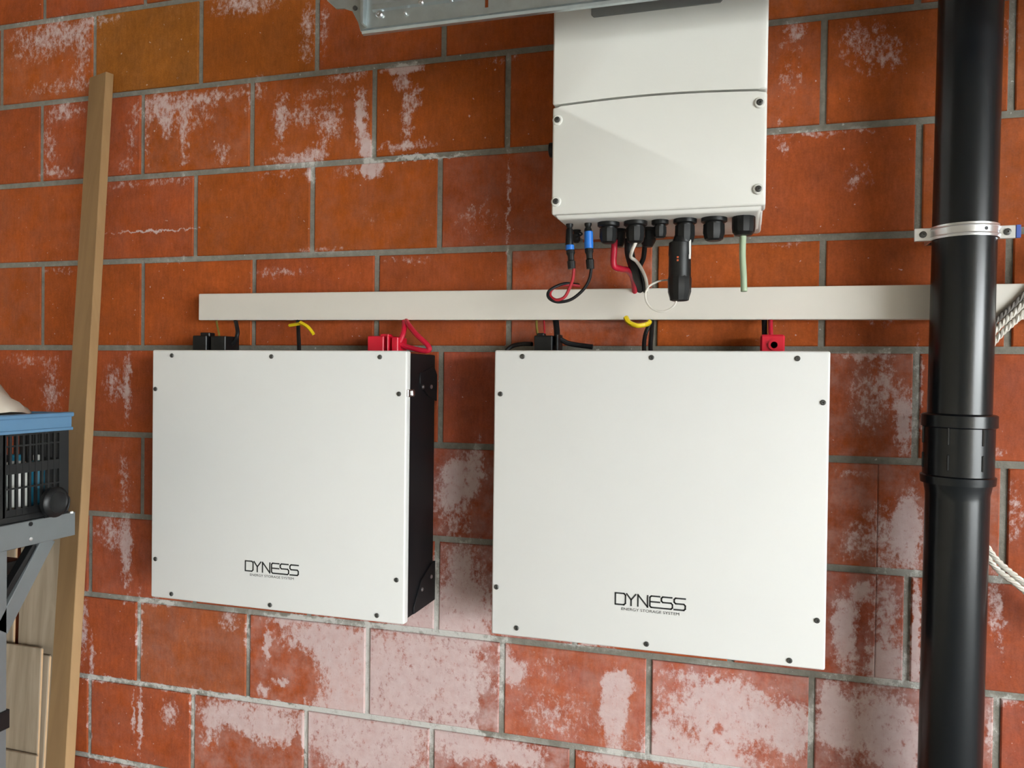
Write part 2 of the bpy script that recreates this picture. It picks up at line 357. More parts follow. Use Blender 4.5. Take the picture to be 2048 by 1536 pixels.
wallbox('floor', M['concrete'], LEFT_X - .2, DOOR_X + .25, FRONT_Y - .2, 0.15, -0.15, 0)
wallbox('ceiling', M['ceiling'], LEFT_X - .2, DOOR_X + .25, FRONT_Y - .2, 0.15, CEIL, CEIL + .15)
wallbox('wall_left', M['plaster'], LEFT_X - .2, LEFT_X, FRONT_Y - .2, 0.008, 0, CEIL)
wallbox('wall_front', M['plaster'], LEFT_X, DOOR_X + .25, FRONT_Y - .2, FRONT_Y, 0, CEIL)
bm = bmesh.new()                     # the wall with the open garage doorway
box(bm, DOOR_X, DOOR_X + .25, DOOR_Y0, 0.008, 0, CEIL); box(bm, DOOR_X, DOOR_X + .25, FRONT_Y, DOOR_Y1, 0, CEIL); box(bm, DOOR_X, DOOR_X + .25, DOOR_Y1, DOOR_Y0, DOOR_H, CEIL)
struct(finish('wall_right', bm, M['plaster'], None, 0))
wallbox('driveway', M['driveway'], DOOR_X + .25, DOOR_X + 14, -26, 14, -0.17, -0.02)

bm = bmesh.new()                     # unseen block added across the drive to hide low sky from the doorway
box(bm, DOOR_X + 11, DOOR_X + 14, -26, 14, -0.02, 2.3)
struct(finish('unseen_sky_block', bm, M['driveway'], None, 0))

# ------------------------------------------------------------------ wall batteries
def strokes(bm, lines, ox, oz, s, w, y, th=0.0006):
    for L in lines:
        for (a, b) in zip(L, L[1:]):
            A = Vector((ox + a[0]*s, oz + a[1]*s)); B = Vector((ox + b[0]*s, oz + b[1]*s)); d = (B - A).normalized(); n = Vector((-d.y, d.x))*w/2; A -= d*w*.4; B += d*w*.4
            prism(bm, [tuple(A - n), tuple(B - n), tuple(B + n), tuple(A + n)], 'y', y, y + th)
LOGO = [[(0,0),(0,1),(.76,1),(.9,.86),(.9,.14),(.76,0),(0,0)], [(1.0,1),(1.4,.5),(1.8,1)], [(1.4,.5),(1.4,0)], [(2.0,0),(2.0,1),(2.85,0),(2.85,1)],
 [(3.9,1),(3.17,1),(3.05,.88),(3.05,.12),(3.17,0),(4.88,0),(5.0,.12),(5.0,.4),(4.88,.52),(4.17,.52),(4.05,.64),(4.05,.88),(4.17,1),(4.95,1)], [(3.05,.5),(3.9,.5)],
 [(5.15,0),(5.98,0),(6.1,.12),(6.1,.4),(5.98,.52),(5.27,.52),(5.15,.64),(5.15,.88),(5.27,1),(6.1,1)]]
def text_mesh(bm, txt, x0, x1, z0, y, squeeze_h):
    cu = bpy.data.curves.new('print', 'FONT'); cu.body = txt; cu.size = 1; to = bpy.data.objects.new('print', cu); COL.objects.link(to)
    bpy.context.view_layer.update()
    me = bpy.data.meshes.new_from_object(to.evaluated_get(bpy.context.evaluated_depsgraph_get()))
    xs = [v.co.x for v in me.vertices]; ys = [v.co.y for v in me.vertices]; w = max(xs) - min(xs); h = max(ys) - min(ys)
    vv = [bm.verts.new((x0 + (v.co.x - min(xs))/w*(x1 - x0), y, z0 + (v.co.y - min(ys))/h*squeeze_h)) for v in me.vertices]
    for p in me.polygons:
        try: bm.faces.new([vv[k] for k in p.vertices])
        except ValueError: pass
    COL.objects.unlink(to); bpy.data.objects.remove(to); bpy.data.curves.remove(cu); bpy.data.meshes.remove(me)
DB = 0.160
def battery(u0, u1, zb, zt, screws, logo_px, label, clip):
    r = thing('wall_battery', ((u0+u1)/2, 0, zb), label, 'battery', 'white wall batteries')
    def body(bm):
        box(bm, u0 + .004, u1 - .004, -(DB - .018), -0.007, zb + .004, zt - .004, .002)
    part('body', M['black_metal'], r, body)
    cover = part('front_cover', M['white_lid'], r, lambda bm: box(bm, u0, u1, -DB, -(DB - .020), zb, zt, .0035, 3))
    for sx, sy in screws:
        c = at(sx, sy, DB); s = part('screw', M['screw'], cover, lambda bm: lathe(bm, (c.x, -DB + .001, c.z), (0, -1, 0), [(0, .0046), (.0022, .0046), (.0032, .0034), (.0032, .0016), (.0016, .0014)], 14))
    a, b = at(*logo_px[0], DB), at(*logo_px[1], DB); s = (b.x - a.x)/6.1
    def lg(bm):
        strokes(bm, LOGO, a.x, a.z - s*1.02, s, s*.13, -DB - .0005)
        text_mesh(bm, 'ENERGY STORAGE SYSTEM', a.x + .55*s, a.x + 5.6*s, a.z - s*1.50, -DB - .0004, s*.24)
    part('lettering', M['ink'], cover, lg, 0)['label'] = 'thin black DYNESS lettering over small ENERGY STORAGE SYSTEM line'
    for sgn, ue in ((1, u1), (-1, u0)):
        e = ue - sgn*.004
        top = part('mounting_bracket', M['black_metal'], r, lambda bm: prism(bm, [(-.0008, zt - .10), (-.0008, zt - .045), (-.018, zt - .028), (-.09, zt - .042), (-.09, zt - .064), (-.05, zt - .088)], 'x', e - sgn*.001, e + sgn*.0025, .0008))
        bot = part('mounting_bracket', M['black_metal'], r, lambda bm: prism(bm, [(-.001, zb + .006), (-.001, zb + .088), (-.02, zb + .088), (-.075, zb + .064), (-.11, zb + .02), (-.11, zb + .006)], 'x', e - sgn*.001, e + sgn*.003, .0008))
        for (yy, zz, pr) in ((-.078, zt - .070, top), (-.035, zt - .070, top), (-.072, zb + .046, bot), (-.024, zb + .060, bot)):
            part('bolt', M['steel'], pr, lambda bm: lathe(bm, (e + sgn*.002, yy, zz), (sgn, 0, 0), [(0, .0042), (.0025, .0042), (.0035, .003), (.0035, .0016), (.001, .0014)], 12))
    def latch(bm):
        box(bm, u1 - .003, u1 + .003, -(DB - .002), -(DB - .032), zt - .088, zt - .074, .001); box(bm, u1 + .002, u1 + .006, -(DB - .016), -(DB - .028), zt - .086, zt - .076, .001)
    if clip: part('earth_clip', M['steel'], r, latch)
    return r
SL = [(344,711),(543,713),(760,714),(311,778),(798,788),(311,1118),(793,1160),(343,1188),(540,1210),(754,1231)]
SR = [(1045,713),(1303,715),(1595,717),(1001,788),(1646,805),(993,1174),(1634,1241),(1033,1256),(1293,1288),(1579,1321)]
LZT, LZB = (at(303, 700, DB).z + at(811, 701, DB).z)/2, (at(303, 1197, DB).z + at(808, 1247, DB).z)/2
RZT, RZB = (at(991, 700, DB).z + at(1665, 703, DB).z)/2, (at(981, 1266, DB).z + at(1648, 1343, DB).z)/2
LU0, LU1 = at(303, 950, DB).x, at(811, 950, DB).x
RU0, RU1 = at(986, 950, DB).x, at(1657, 950, DB).x
battery(LU0, LU1, LZB, LZT, SL, ((491, 1121), (597, 1121)), 'smaller-looking white wall battery nearer the wooden batten, with its black side showing', True)
battery(RU0, RU1, RZB, RZT, SR, ((1231, 1185), (1371, 1185)), 'larger-looking white wall battery beside the black drain pipe', False)

# ------------------------------------------------------------------ inverter
DI = 0.25
IU0, IU1, IZB = 0.452, 0.796, ZF - 0.586
inv = thing('inverter', ((IU0+IU1)/2, 0, IZB - .015), 'cream wall-mounted solar inverter with black glands underneath, above the right battery', 'inverter')
ITOP = IZB + .56
zl, zm, zr = at(1105, 212, DI).z, at(1300, 187, DI).z, at(1535, 179, DI).z
zs = min(zl, zr)
part('rear_housing', M['cream_case'], inv, lambda bm: box(bm, IU0 + .004, IU1 - .004, -.205, -.012, IZB - .004, ITOP, .006, 2))
def arc(u):                         # the curved split between the two covers
    t = (u - IU0)/(IU1 - IU0); return zl*(1-t) + zr*t + .006*math.sin(math.pi*t)
n = 24; us = [IU0 + (IU1 - IU0)*i/n for i in range(n + 1)]
part('upper_cover', M['cream_case'], inv, lambda bm: prism(bm, [(IU0, ITOP)] + [(u, arc(u) + .0015) for u in us] + [(IU1, ITOP)], 'y', -DI, -.20, .004, 3))
def lower(bm):
    prism(bm, [(IU0, IZB)] + [(IU1, IZB)] + [(u, arc(u) - .0015) for u in us[::-1]], 'y', -DI + .002, -.20, .004, 3)
low = part('lower_cover', M['cream_case'], inv, lower)
def lowbase(bm):
    t = bmesh.new()
    A = [t.verts.new(p) for p in ((IU0 + .002, -DI + .006, IZB + .006), (IU1 - .002, -DI + .006, IZB + .006), (IU1 - .002, -.05, IZB + .006), (IU0 + .002, -.05, IZB + .006))]
    B = [t.verts.new(p) for p in ((IU0 + .010, -DI + .012, IZB - .007), (IU1 - .010, -DI + .012, IZB - .007), (IU1 - .012, -.07, IZB - .007), (IU0 + .012, -.07, IZB - .007))]
    t.faces.new(A); t.faces.new(B)
    for k in range(4): t.faces.new((A[k], A[(k+1) % 4], B[(k+1) % 4], B[k]))
    bmesh.ops.recalc_face_normals(t, faces=t.faces[:]); bmesh.ops.bevel(t, geom=t.edges[:], offset=.003, segments=2, affect='EDGES', profile=.5); merge(bm, t)
part('underside', M['cream_case'], inv, lowbase)
for sx, sy in ((1115, 240), (1112, 403), (1520, 205), (1517, 378)):
    c = at(sx, sy, DI)
    b = part('screw_boss', M['cream_case'], low, lambda bm: lathe(bm, (c.x, -DI + .003, c.z), (0, -1, 0), [(0, .0085), (.003, .0085), (.0042, .0072)], 20))
    part('screw', M['screw'], inv, lambda bm: lathe(bm, (c.x, -DI - .0008, c.z), (0, -1, 0), [(0, .005), (.0018, .005), (.0026, .0035), (.0026, .0016), (.001, .0014)], 14))
a, b = at(1183, 36, DI), at(1446, 6, DI)
def disp(bm):
    prism(bm, [(a.x, a.z + .004), (a.x + .004, a.z), (b.x - .004, a.z), (b.x, a.z + .004), (b.x, a.z + .06), (a.x, a.z + .06)], 'y', -DI - .0015, -DI + .002, .0006)
part('display_panel', M['display'], inv, disp)['label'] = 'dark grey display strip'
part('switch_knob', M['black_plastic'], inv, lambda bm: (lathe(bm, (IU0 + .006, -.165, at(1094, 301, .165).z), (-1, 0, 0), [(0, .02), (.012, .02), (.013, .014), (.03, .013), (.031, .011)], 20)))
DG = 0.195
UZ = IZB - .006
def gx(px_, y=455): return at(px_, y, DG).x
def gland(px_, rim_r, nut_r, length, cap=None):
    x = gx(px_)
    def fn(bm):
        lathe(bm, (x, -DG, UZ), (0, 0, -1), [(-.003, rim_r), (.001, rim_r*1.14), (.007, rim_r*1.14), (.0085, rim_r)], 28)
        lathe(bm, (x, -DG, UZ - .007), (0, 0, -1), [(0, nut_r*.84), (.006, nut_r*.84)], 20)
        lathe(bm, (x, -DG, UZ - .0115), (0, 0, -1), [(0, nut_r), (length*.55, nut_r*1.02), (length*.9, nut_r*.86), (length, nut_r*.6)], 10)
    return part('cable_gland', M['black_plastic'], inv, fn, 25)
for g in ((1217, .0165, .0150, .025), (1271, .0175, .0160, .026), (1320, .0125, .0110, .019), (1370, .0170, .0165, .030), (1428, .0185, .0178, .027)): gland(*g)
part('cable_gland', M['black_plastic'], inv, lambda bm: (lathe(bm, (gx(1487), -DG, UZ), (0, 0, -1), [(-.004, .0165), (.002, .0185), (.018, .0185), (.026, .0175), (.031, .013), (.032, .009)], 12)), 25)
for px_, rr, ln in ((1238, .012, .034), (1296, .014, .036)):     # second row, nearer the wall
    x = at(px_, 465, .13).x
    part('cable_gland', M['black_plastic'], inv, lambda bm: (lathe(bm, (x, -.13, UZ + .002), (0, 0, -1), [(0, rr*1.1), (.008, rr*1.1), (.009, rr), (ln*.7, rr), (ln, rr*.6)], 14)), 25)

# data stick under the inverter
xw = gx(1370)
dz = lambda y: at(1360, y, DG).z
dl = thing('data_stick', (xw - .006, -DG, dz(603)), 'black data stick hanging from the inverter, white wire looping out of it', 'data logger')
xd = at(1359.5, 540, DG).x
part('casing', M['black_plastic'], dl, lambda bm: (lathe(bm, (xw - .002, -DG, UZ - .030), (xd - xw, 0, -.03), [(0, .0150), (.010, .0160), (.024, .0165)], 24), lathe(bm, (xd, -DG, dz(484)), (0, 0, -1), [(0, .0160), (.002, .0185), (.022, .0190), (.024, .0182), (dz(484) - dz(556), .0185)], 28)))
part('end_cap', M['black_plastic'], dl, lambda bm: lathe(bm, (xd, -DG, dz(553)), (0, 0, -1), [(0, .0186), (.004, .0196), (.026, .0192), (.035, .0165), (.040, .0155), (.041, .012)], 12), 25)
part('label_strip', M['white_plastic'], dl, lambda bm: box(bm, xd + .0150, xd + .0185, -DG - .0105, -DG - .0075, dz(520), dz(482), .0005))
for k, yy in enumerate((517, 523)):
    part('indicator_light', simple('amber_print', srgb(190, 90, 50), .5), dl, lambda bm: box(bm, xd - .0035, xd - .0005, -DG - .0187, -DG - .0165, dz(yy) - .0018, dz(yy) + .0012))

# ------------------------------------------------------------------ cable trunking
DT = 0.045
tz = lambda u: (ZF - .683 - .0066*(u + .42), ZF - .7425 - .0066*(u + .42))
T0, T1 = at(397, 610, DT).x, 2.6
tr = thing('cable_trunking', (T0, 0, tz(T0)[1]), 'long off-white plastic cable trunking fixed across the bricks above both batteries', 'trunking')
def trunk(dy0, dy1, ins):
    def fn(bm):
        t = bmesh.new()
        for u in (T0, T1): pass
        q = [[t.verts.new((u, y, z)) for (y, z) in ((-dy0, tz(u)[1] + ins), (-dy1, tz(u)[1] + ins), (-dy1, tz(u)[0] - ins), (-dy0, tz(u)[0] - ins))] for u in (T0 + ins*.4, T1)]
        t.faces.new(q[0]); t.faces.new(q[1])
        for k in range(4): t.faces.new((q[0][k], q[0][(k+1) % 4], q[1][(k+1) % 4], q[1][k]))
        bmesh.ops.recalc_face_normals(t, faces=t.faces[:]); bmesh.ops.bevel(t, geom=t.edges[:], offset=.0022, segments=2, affect='EDGES', profile=.5); merge(bm, t)
    return fn
part('base_channel', M['trunk'], tr, trunk(.003, .036, .0016)); part('lid', M['trunk'], tr, trunk(.034, DT, 0))

# ------------------------------------------------------------------ drain pipe, clamp
DP, PR = 0.108, 0.0468
def pipe_u(py): a_ = at(1862 + (600-py)*.0, 600, DP); return a_
pc_top = at((1875 + 2008)/2, 0, DP).x; pc_bot = at((1833 + 1965)/2, 1536, DP).x
zt_, zb_ = at(1941, 0, DP).z, at(1899, 1536, DP).z
pu = lambda z: pc_bot + (pc_top - pc_bot)*(z - zb_)/(zt_ - zb_)
pipe = thing('drain_pipe', (pu(0), -DP, 0), 'thick black plastic drain pipe running floor to ceiling in front of the trunking', 'pipe')
zc0, zc1 = at(1922, 968, DP + PR).z, at(1922, 838, DP + PR).z
ax = Vector((pu(2.6) - pu(0), 0, 2.6)).normalized()
def P_at(z): return Vector((pu(z), -DP, z))
part('upper_pipe', M['pipe'], pipe, lambda bm: lathe(bm, P_at(zc1 - .06), ax, [(0, PR), (CEIL - zc1 + .058, PR)], 48))
part('lower_pipe', M['pipe'], pipe, lambda bm: lathe(bm, P_at(0.001), ax, [(0, PR), (zc0 - .03, PR), (zc0 - .0225, PR), (zc0 - .012, PR + .002), (zc0, PR + .004)], 48))
sock = part('socket', M['pipe'], pipe, lambda bm: lathe(bm, P_at(zc0 - .004), ax, [(0, PR + .001), (0, PR + .0075), (.012, PR + .0085), (.014, PR + .005), (zc1 - zc0 - .012, PR + .005), (zc1 - zc0 - .010, PR + .0085), (zc1 - zc0 + .008, PR + .0085), (zc1 - zc0 + .010, PR + .006), (zc1 - zc0 + .011, PR + .001)], 48))
for k, ang in enumerate((-118, -62, -178)):
    d = Vector((math.cos(math.radians(ang)), math.sin(math.radians(ang)), 0))
    for (h0, h1) in ((.020, .045), (.060, .088)):
        c = P_at(zc0) + d*(PR + .0052)
        part('rib', M['pipe'], sock, lambda bm: box(bm, c.x - .0015, c.x + .0015, c.y - .0015, c.y + .0015, zc0 + h0, zc0 + h1, .0006))
cz = at(1930, 457, DP + PR).z
cl = thing('pipe_clamp', (pu(cz), -DP, cz), 'shiny zinc clamp band around the drain pipe, screwed at both ears', 'clamp')
def band(bm):
    r0, r1 = PR + .0006, PR + .0028; N = 26; ring = []
    for i in range(N + 1):
        a_ = math.radians(180 + 180*i/N); ring.append((math.cos(a_), math.sin(a_)))
    c = P_at(cz); outer = [(c.x + x*r1, c.y + y*r1) for x, y in ring]; inner = [(c.x + x*r0, c.y + y*r0) for x, y in ring[::-1]]
    prism(bm, outer + inner, 'z', cz - .0105, cz + .0105)
    box(bm, c.x - .047, c.x + .047, -DP + PR + .0005, -DP + PR + .0025, cz - .0105, cz + .0105)      # strap behind the pipe
    for s in (-1, 1):
        box(bm, c.x + s*(PR - .0005), c.x + s*(PR + .0024), -DP - .002, -DP + PR + .0025, cz - .0105, cz + .0105)
        box(bm, c.x + s*PR, c.x + s*(PR + .026), -DP - .002, -DP + .0006, cz - .0105, cz + .0105, .0006)
        box(bm, c.x + s*(PR + .0), c.x + s*(PR + .026), -DP + .0016, -DP + .0042, cz - .0105, cz + .0105, .0006)
part('band', M['clamp'], cl, band)
for zz in (-.0062, .0062):
    part('edge_bead', M['clamp'], cl, lambda bm: tube(bm, [P_at(cz + zz) + Vector((math.cos(math.radians(180 + 180*i/16)), math.sin(math.radians(180 + 180*i/16)), 0))*(PR + .0028) for i in range(17)], .0014, 6, 1, False))
part('adjusting_hole', M['black_plastic'], cl, lambda bm: lathe(bm, P_at(cz) + Vector((math.cos(math.radians(-66)), math.sin(math.radians(-66)), 0))*(PR + .002), (math.cos(math.radians(-66)), math.sin(math.radians(-66)), 0), [(0, .003), (.0012, .003)], 12))
for s in (-1, 1):
    part('screw', M['screw'], cl, lambda bm: lathe(bm, P_at(cz) + Vector((s*(PR + .014), -.001, 0)), (0, -1, 0), [(0, .0055), (.003, .0055), (.004, .003), (.004, .0015), (.002, .0012)], 14))
part('wall_stud', M['steel'], cl, lambda bm: lathe(bm, P_at(cz) + Vector((0, PR + .002, 0)), (0, 1, 0), [(0, .004), (DP - PR - .001, .004)], 12))
part('liner_tab', M['blue_tape'], cl, lambda bm: box(bm, pu(cz) + PR + .0262, pu(cz) + PR + .033, -DP - .003, -DP + .003, cz - .010, cz + .0105, .0005))

# ------------------------------------------------------------------ garage door track
DR = 0.35
zr_ = at(1107, 26, DR).z; ur0 = at(733, 40, DR).x
track = thing('garage_door_track', (ur0, -DR, zr_), 'galvanised garage door track crossing the top of the picture in front of the inverter', 'door track')
ur1 = 3.4; ztk = zr_ + .110; slot_u = at(973, 5, DR).x
def web(bm):
    z0 = zr_ + .004; zs_ = at(973, 15, DR).z
    for (x0, x1, za, zb2) in ((ur0, slot_u - .003, z0, ztk), (slot_u + .003, ur1, z0, ztk), (slot_u - .003, slot_u + .003, z0, zs_), (slot_u - .003, slot_u + .003, zs_ + .045, ztk)):
        box(bm, x0, x1, -DR, -DR + .002, za, zb2)
part('web', M['galv'], track, web, 0)
def lipf(bm):
    pr = [(-DR + .002, zr_ + .012), (-DR - .006, zr_ + .009), (-DR - .010, zr_ + .004), (-DR - .008, zr_), (-DR - .002, zr_ - .001), (-DR + .004, zr_ + .002), (-DR + .004, zr_ + .012)]
    prism(bm, pr, 'x', ur0 - .004, ur1)
part('bottom_lip', M['galv'], track, lipf, 50)
part('top_flange', M['galv'], track, lambda bm: box(bm, ur0, ur1, -DR - .03, -DR + .002, ztk, ztk + .002))
part('raised_rib', M['galv'], track, lambda bm: prism(bm, [(-DR + .001, zr_ + .036), (-DR - .004, zr_ + .040), (-DR - .004, zr_ + .048), (-DR + .001, zr_ + .052)], 'x', ur0 + .012, slot_u - .01))
for sx, sy, rr in ((760, 30, .0062), (811, 28, .0032), (845, 8, .0045), (905, 4, .003)):
    c = at(sx, sy, DR); part('bolt', M['steel'], track, lambda bm: lathe(bm, (c.x, -DR - .0005 - (.004 if c.z > zr_ + .036 and c.z < zr_ + .052 else 0), c.z), (0, -1, 0), [(0, rr), (.003, rr), (.0045, rr*.7), (.0045, rr*.3), (.003, rr*.25)], 12))
def endp(bm):
    y0, y1 = -DR + .004, -DR + .0065
    q = [at(x, y, DR - .006) for x, y in ((722, 64), (718, 46), (706, 22), (690, 17), (674, 19), (655, 2), (648, -40), (735, -52), (735, 64))]
    prism(bm, [(p.x, p.z) for p in q], 'y', y0, y1, .0006)
    q = [at(x, y, DR) for x, y in ((733, 52), (733, -50), (727, -50), (727, 52))]
    prism(bm, [(p.x, p.z) for p in q], 'y', -DR - .012, -DR + .006, .0006)
part('end_bracket', M['galv'], track, endp)
c = at(712, 18, DR - .006); part('bolt', M['screw'], track, lambda bm: lathe(bm, (c.x, -DR + .0045, c.z), (0, -1, 0), [(0, .004), (.003, .004)], 10))
part('ceiling_hanger', M['galv'], track, lambda bm: box(bm, ur0 + .05, ur0 + .085, -DR + .002, -DR + .005, zr_ + .06, CEIL))
part('ceiling_hanger', M['galv'], track, lambda bm: box(bm, 1.9, 1.935, -DR + .002, -DR + .005, zr_ + .06, CEIL))

# ------------------------------------------------------------------ leaning batten, laminate boards
def slab(name, mat, corners_top, corners_bot, thick_dir, parent=None):
    """a straight board: top (left,right), bottom (left,right) of its front face, and the vector to its back face"""
    bm = bmesh.new(); tl, trr = corners_top; bl, br = corners_bot; td = Vector(thick_dir)
    A = [bm.verts.new(p) for p in (bl, br, trr, tl)]; B = [bm.verts.new(Vector(p) + td) for p in (bl, br, trr, tl)]
    bm.faces.new(A); bm.faces.new(B)
    for k in range(4): bm.faces.new((A[k], A[(k+1) % 4], B[(k+1) % 4], B[k]))
    bmesh.ops.recalc_face_normals(bm, faces=bm.faces[:]); bmesh.ops.bevel(bm, geom=bm.edges[:], offset=.0012, segments=1, affect='EDGES')
    return finish(name, bm, mat, parent, 0)
BA = math.radians(17); BW, BT = .072, .019          # turned a little so that its thin edge faces the doorway
rt, rb = at(212, 143, .045), at(130, 1536, .34)
D0 = (rb - rt)*((rt.z - .004)/(rt.z - rb.z)); wv = Vector((-BW*math.cos(BA), BW*math.sin(BA), 0))
tag(slab('wooden_batten', M['batten'], (rt + wv, rt), (rt + wv + D0, rt + D0), (BT*math.sin(BA), BT*math.cos(BA), 0)), 'tall pale wooden batten leaning against the bricks left of the batteries', 'batten')
def lam(label, xr, y_top, width, d_top_px, py_bottom_clear, off, xr2):
    # right edge seen at (xr, y_top); leans out towards its foot
    def solve(x, y):
        d = off
        for _ in range(12): p = at(x, y, d); d = off + .08*(1.3 - p.z)
        return p
    top = solve(xr, y_top); bot = solve(xr2, max(1536, y_top + 250))
    D = (bot - top)*((top.z - .004)/(top.z - bot.z)); tl = top + Vector((-width, 0, 0))
    r = thing('laminate_board', (top + D) + Vector((-width/2, 0, 0)), label, 'board', 'laminate boards behind the shelf')
    o = slab('plank', M['laminate'], (tl, top), (tl + D, top + D), (0, .007, 0), r)
    e = slab('edge_strip', M['laminate_core'], (top + Vector((-.0002, .001, -.002)), top + Vector((.0018, .001, -.002))), (top + D + Vector((-.0002, .001, .002)), top + D + Vector((.0018, .001, .002))), (0, .005, 0), r)
    return r
lam('long greige laminate board half hidden behind the wooden batten', 140, 1050, .150, 0, 0, .012, 128)
lam('greige laminate board under the shelf, left of the board behind the batten', 31, 1080, .19, 0, 0, .012, 18)
lam('short greige laminate board, second from the front of the leaning boards', 98, 1312, .19, 0, 0, .023, 84)
lam('front greige laminate board of the leaning boards, with a pale cut edge', 82, 1297, .19, 0, 0, .034, 72)
lam('lowest greige laminate board at the bottom left corner of the picture', 72, 1512, .19, 0, 0, .045, 62)

# ------------------------------------------------------------------ grey metal shelf frame
SU = -0.491                        # right-hand face of the frame
SZ = ZF - 1.136; SH = 0.046; SY0 = -0.300; SY1 = -1.02
shelf = thing('shelf_frame', (SU - .3, -.65, 0), 'grey steel shelf frame with a slanted brace at the left edge of the picture', 'shelf')
def rail_fn(u, sgn):
    def fn(bm):
        prism(bm, [(SY0, SZ - SH), (SY0, SZ), (SY1, SZ), (SY1, SZ - SH)], 'x', u, u - sgn*.004, .0012)
        box(bm, u - sgn*.001, u - sgn*.026, SY1, SY0, SZ - .003, SZ, .0005); box(bm, u - sgn*.001, u - sgn*.02, SY1, SY0, SZ - SH, SZ - SH + .003, .0005)
    return fn
def brace_fn(u, sgn, y0, z0, y1, z1, w=.030):
    def fn(bm):
        a_, b_ = Vector((y0, z0)), Vector((y1, z1)); d = (b_ - a_).normalized(); nn = Vector((-d.y, d.x))*w/2
        prism(bm, [tuple(a_ - nn), tuple(b_ - nn), tuple(b_ + nn), tuple(a_ + nn)], 'x', u - sgn*.001, u - sgn*.018, .001)
    return fn
for (u, sgn) in ((SU, 1), (SU - .62, -1)):
    bmr = part('side_rail', M['grey_frame'], shelf, rail_fn(u, sgn))
    for (px_, py_) in ((61, 1048), (61, 1078)):
        c = atu(px_, py_, SU)
        part('bolt', M['black_plastic'] if py_ == 1048 else M['steel'], bmr, lambda bm: lathe(bm, (u - sgn*.001, c.y, c.z), (sgn, 0, 0), [(0, .004), (.0025, .004), (.003, .002)], 10))
    ly = atu(15, 1400, SU).y
    for (y0, y1) in ((ly - .042, ly), (SY1 + .10, SY1 + .142)):
        part('leg', M['grey_frame'], shelf, lambda bm: box(bm, u - sgn*.001, u - sgn*.032, y0, y1, 0.0, SZ - SH + .002, .002))
    A_, B_ = atu(97, 1092, SU), atu(8, 1262, SU)
    part('brace', M['grey_frame'], shelf, brace_fn(u, sgn, A_.y + .004, A_.z + .014, B_.y - .004, B_.z))
    Ai, Bi = atu(76, 1086, SU), atu(-6, 1232, SU)
    part('brace_rubber', M['black_plastic'], shelf, brace_fn(u - sgn*.004, sgn, Ai.y, Ai.z - .004, Bi.y, Bi.z, .011))
    ck = atu(10, 1440, SU)
    part('leg_clip', M['black_plastic'], shelf, lambda bm: box(bm, u + sgn*.002, u - sgn*.034, ly - .044, ly + .0035, ck.z - .017, ck.z + .017, .001))
for yy in (SY0 - .004, SY1 + .03):
    part('cross_rail', M['grey_frame'], shelf, lambda bm: box(bm, SU - .005, SU - .615, yy - .024, yy, SZ - SH + .004, SZ - .004, .001))
part('shelf_board', M['laminate'], shelf, lambda bm: box(bm, SU - .006, SU - .614, SY1 + .01, SY0 - .006, SZ - .010, SZ - .0005, .001))
LOWZ = atu(15, 1238, SU - .06).z
part('lower_board', M['laminate'], shelf, lambda bm: box(bm, SU - .036, SU - .584, SY1 + .10, ly - .002, LOWZ - .016, LOWZ, .001))

# crate with blue rim
CU, CY0, CY1 = SU - .004, -.313, -.69
CW = .30; CZ0, CZ1 = SZ + .001, ZF - .940
crate = thing('plastic_crate', (CU - CW/2, (CY0 + CY1)/2, CZ0), 'black slatted plastic crate with pale blue rim on the grey shelf', 'crate')
RH = .034
def rim(bm):
    for (x0, x1, y0, y1) in ((CU - .010, CU + .004, CY1 - .004, CY0 + .004), (CU - CW - .004, CU - CW + .010, CY1 - .004, CY0 + .004), (CU - CW, CU, CY0 - .010, CY0 + .004), (CU - CW, CU, CY1 - .004, CY1 + .010)):
        box(bm, x0, x1, y0, y1, CZ1 - RH, CZ1, .002)
    box(bm, CU - .012, CU + .008, CY1 - .008, CY0 + .006, CZ1 - .008, CZ1 + .001, .002); box(bm, CU + .002, CU + .007, CY1 - .004, CY0 + .004, CZ1 - RH, CZ1 - RH + .006, .001)
part('rim', M['blue_rim'], crate, rim)
part('base', M['black_plastic'], crate, lambda bm: box(bm, CU - CW, CU, CY1, CY0, CZ0, CZ0 + .012, .001))
def lattice_side(u0, u1):
    def fn(bm):
        h = CZ1 - RH - CZ0
        for z0, z1 in ((CZ0 + .010, CZ0 + .024), (CZ0 + .060, CZ0 + .063), (CZ0 + .088, CZ0 + .106), (CZ0 + .137, CZ0 + .140), (CZ1 - RH - .004, CZ1 - RH + .006)):
            box(bm, u0 + .0004, u1 - .0004, CY1, CY0, z0, z1)
        y = CY0 - .002
        box(bm, u0, u1, CY0 - .022, CY0, CZ0, CZ1 - RH + .004)
        y = CY0 - .030
        while y > CY1 + .03:
            box(bm, u0, u1, y - .0045, y, CZ0 + .005, CZ1 - RH + .004); y -= .0135
        for yc in (CY0 - .135, ): box(bm, u0, u1, yc - .05, yc, CZ0, CZ1 - RH + .002)
        box(bm, u0, u1, CY1, CY1 + .03, CZ0, CZ1 - RH + .004)
    return fn
part('side_lattice', M['black_plastic'], crate, lattice_side(CU - .005, CU - .0005), 0)
part('side_lattice', M['black_plastic'], crate, lattice_side(CU - CW + .0005, CU - CW + .005), 0)
for yy in (CY0 - .005, CY1):
    def endf(bm):
        for z0, z1 in ((CZ0, CZ0 + .03), (CZ0 + .088, CZ0 + .106), (CZ1 - RH - .006, CZ1 - RH + .006)): box(bm, CU - CW + .004, CU - .004, yy + .0006, yy + .0044, z0, z1)
        for k in range(20):
            x = CU - .012 - k*.0145; box(bm, x - .005, x, yy, yy + .005, CZ0, CZ1 - RH + .004)
    part('end_lattice', M['black_plastic'], crate, endf, 0)
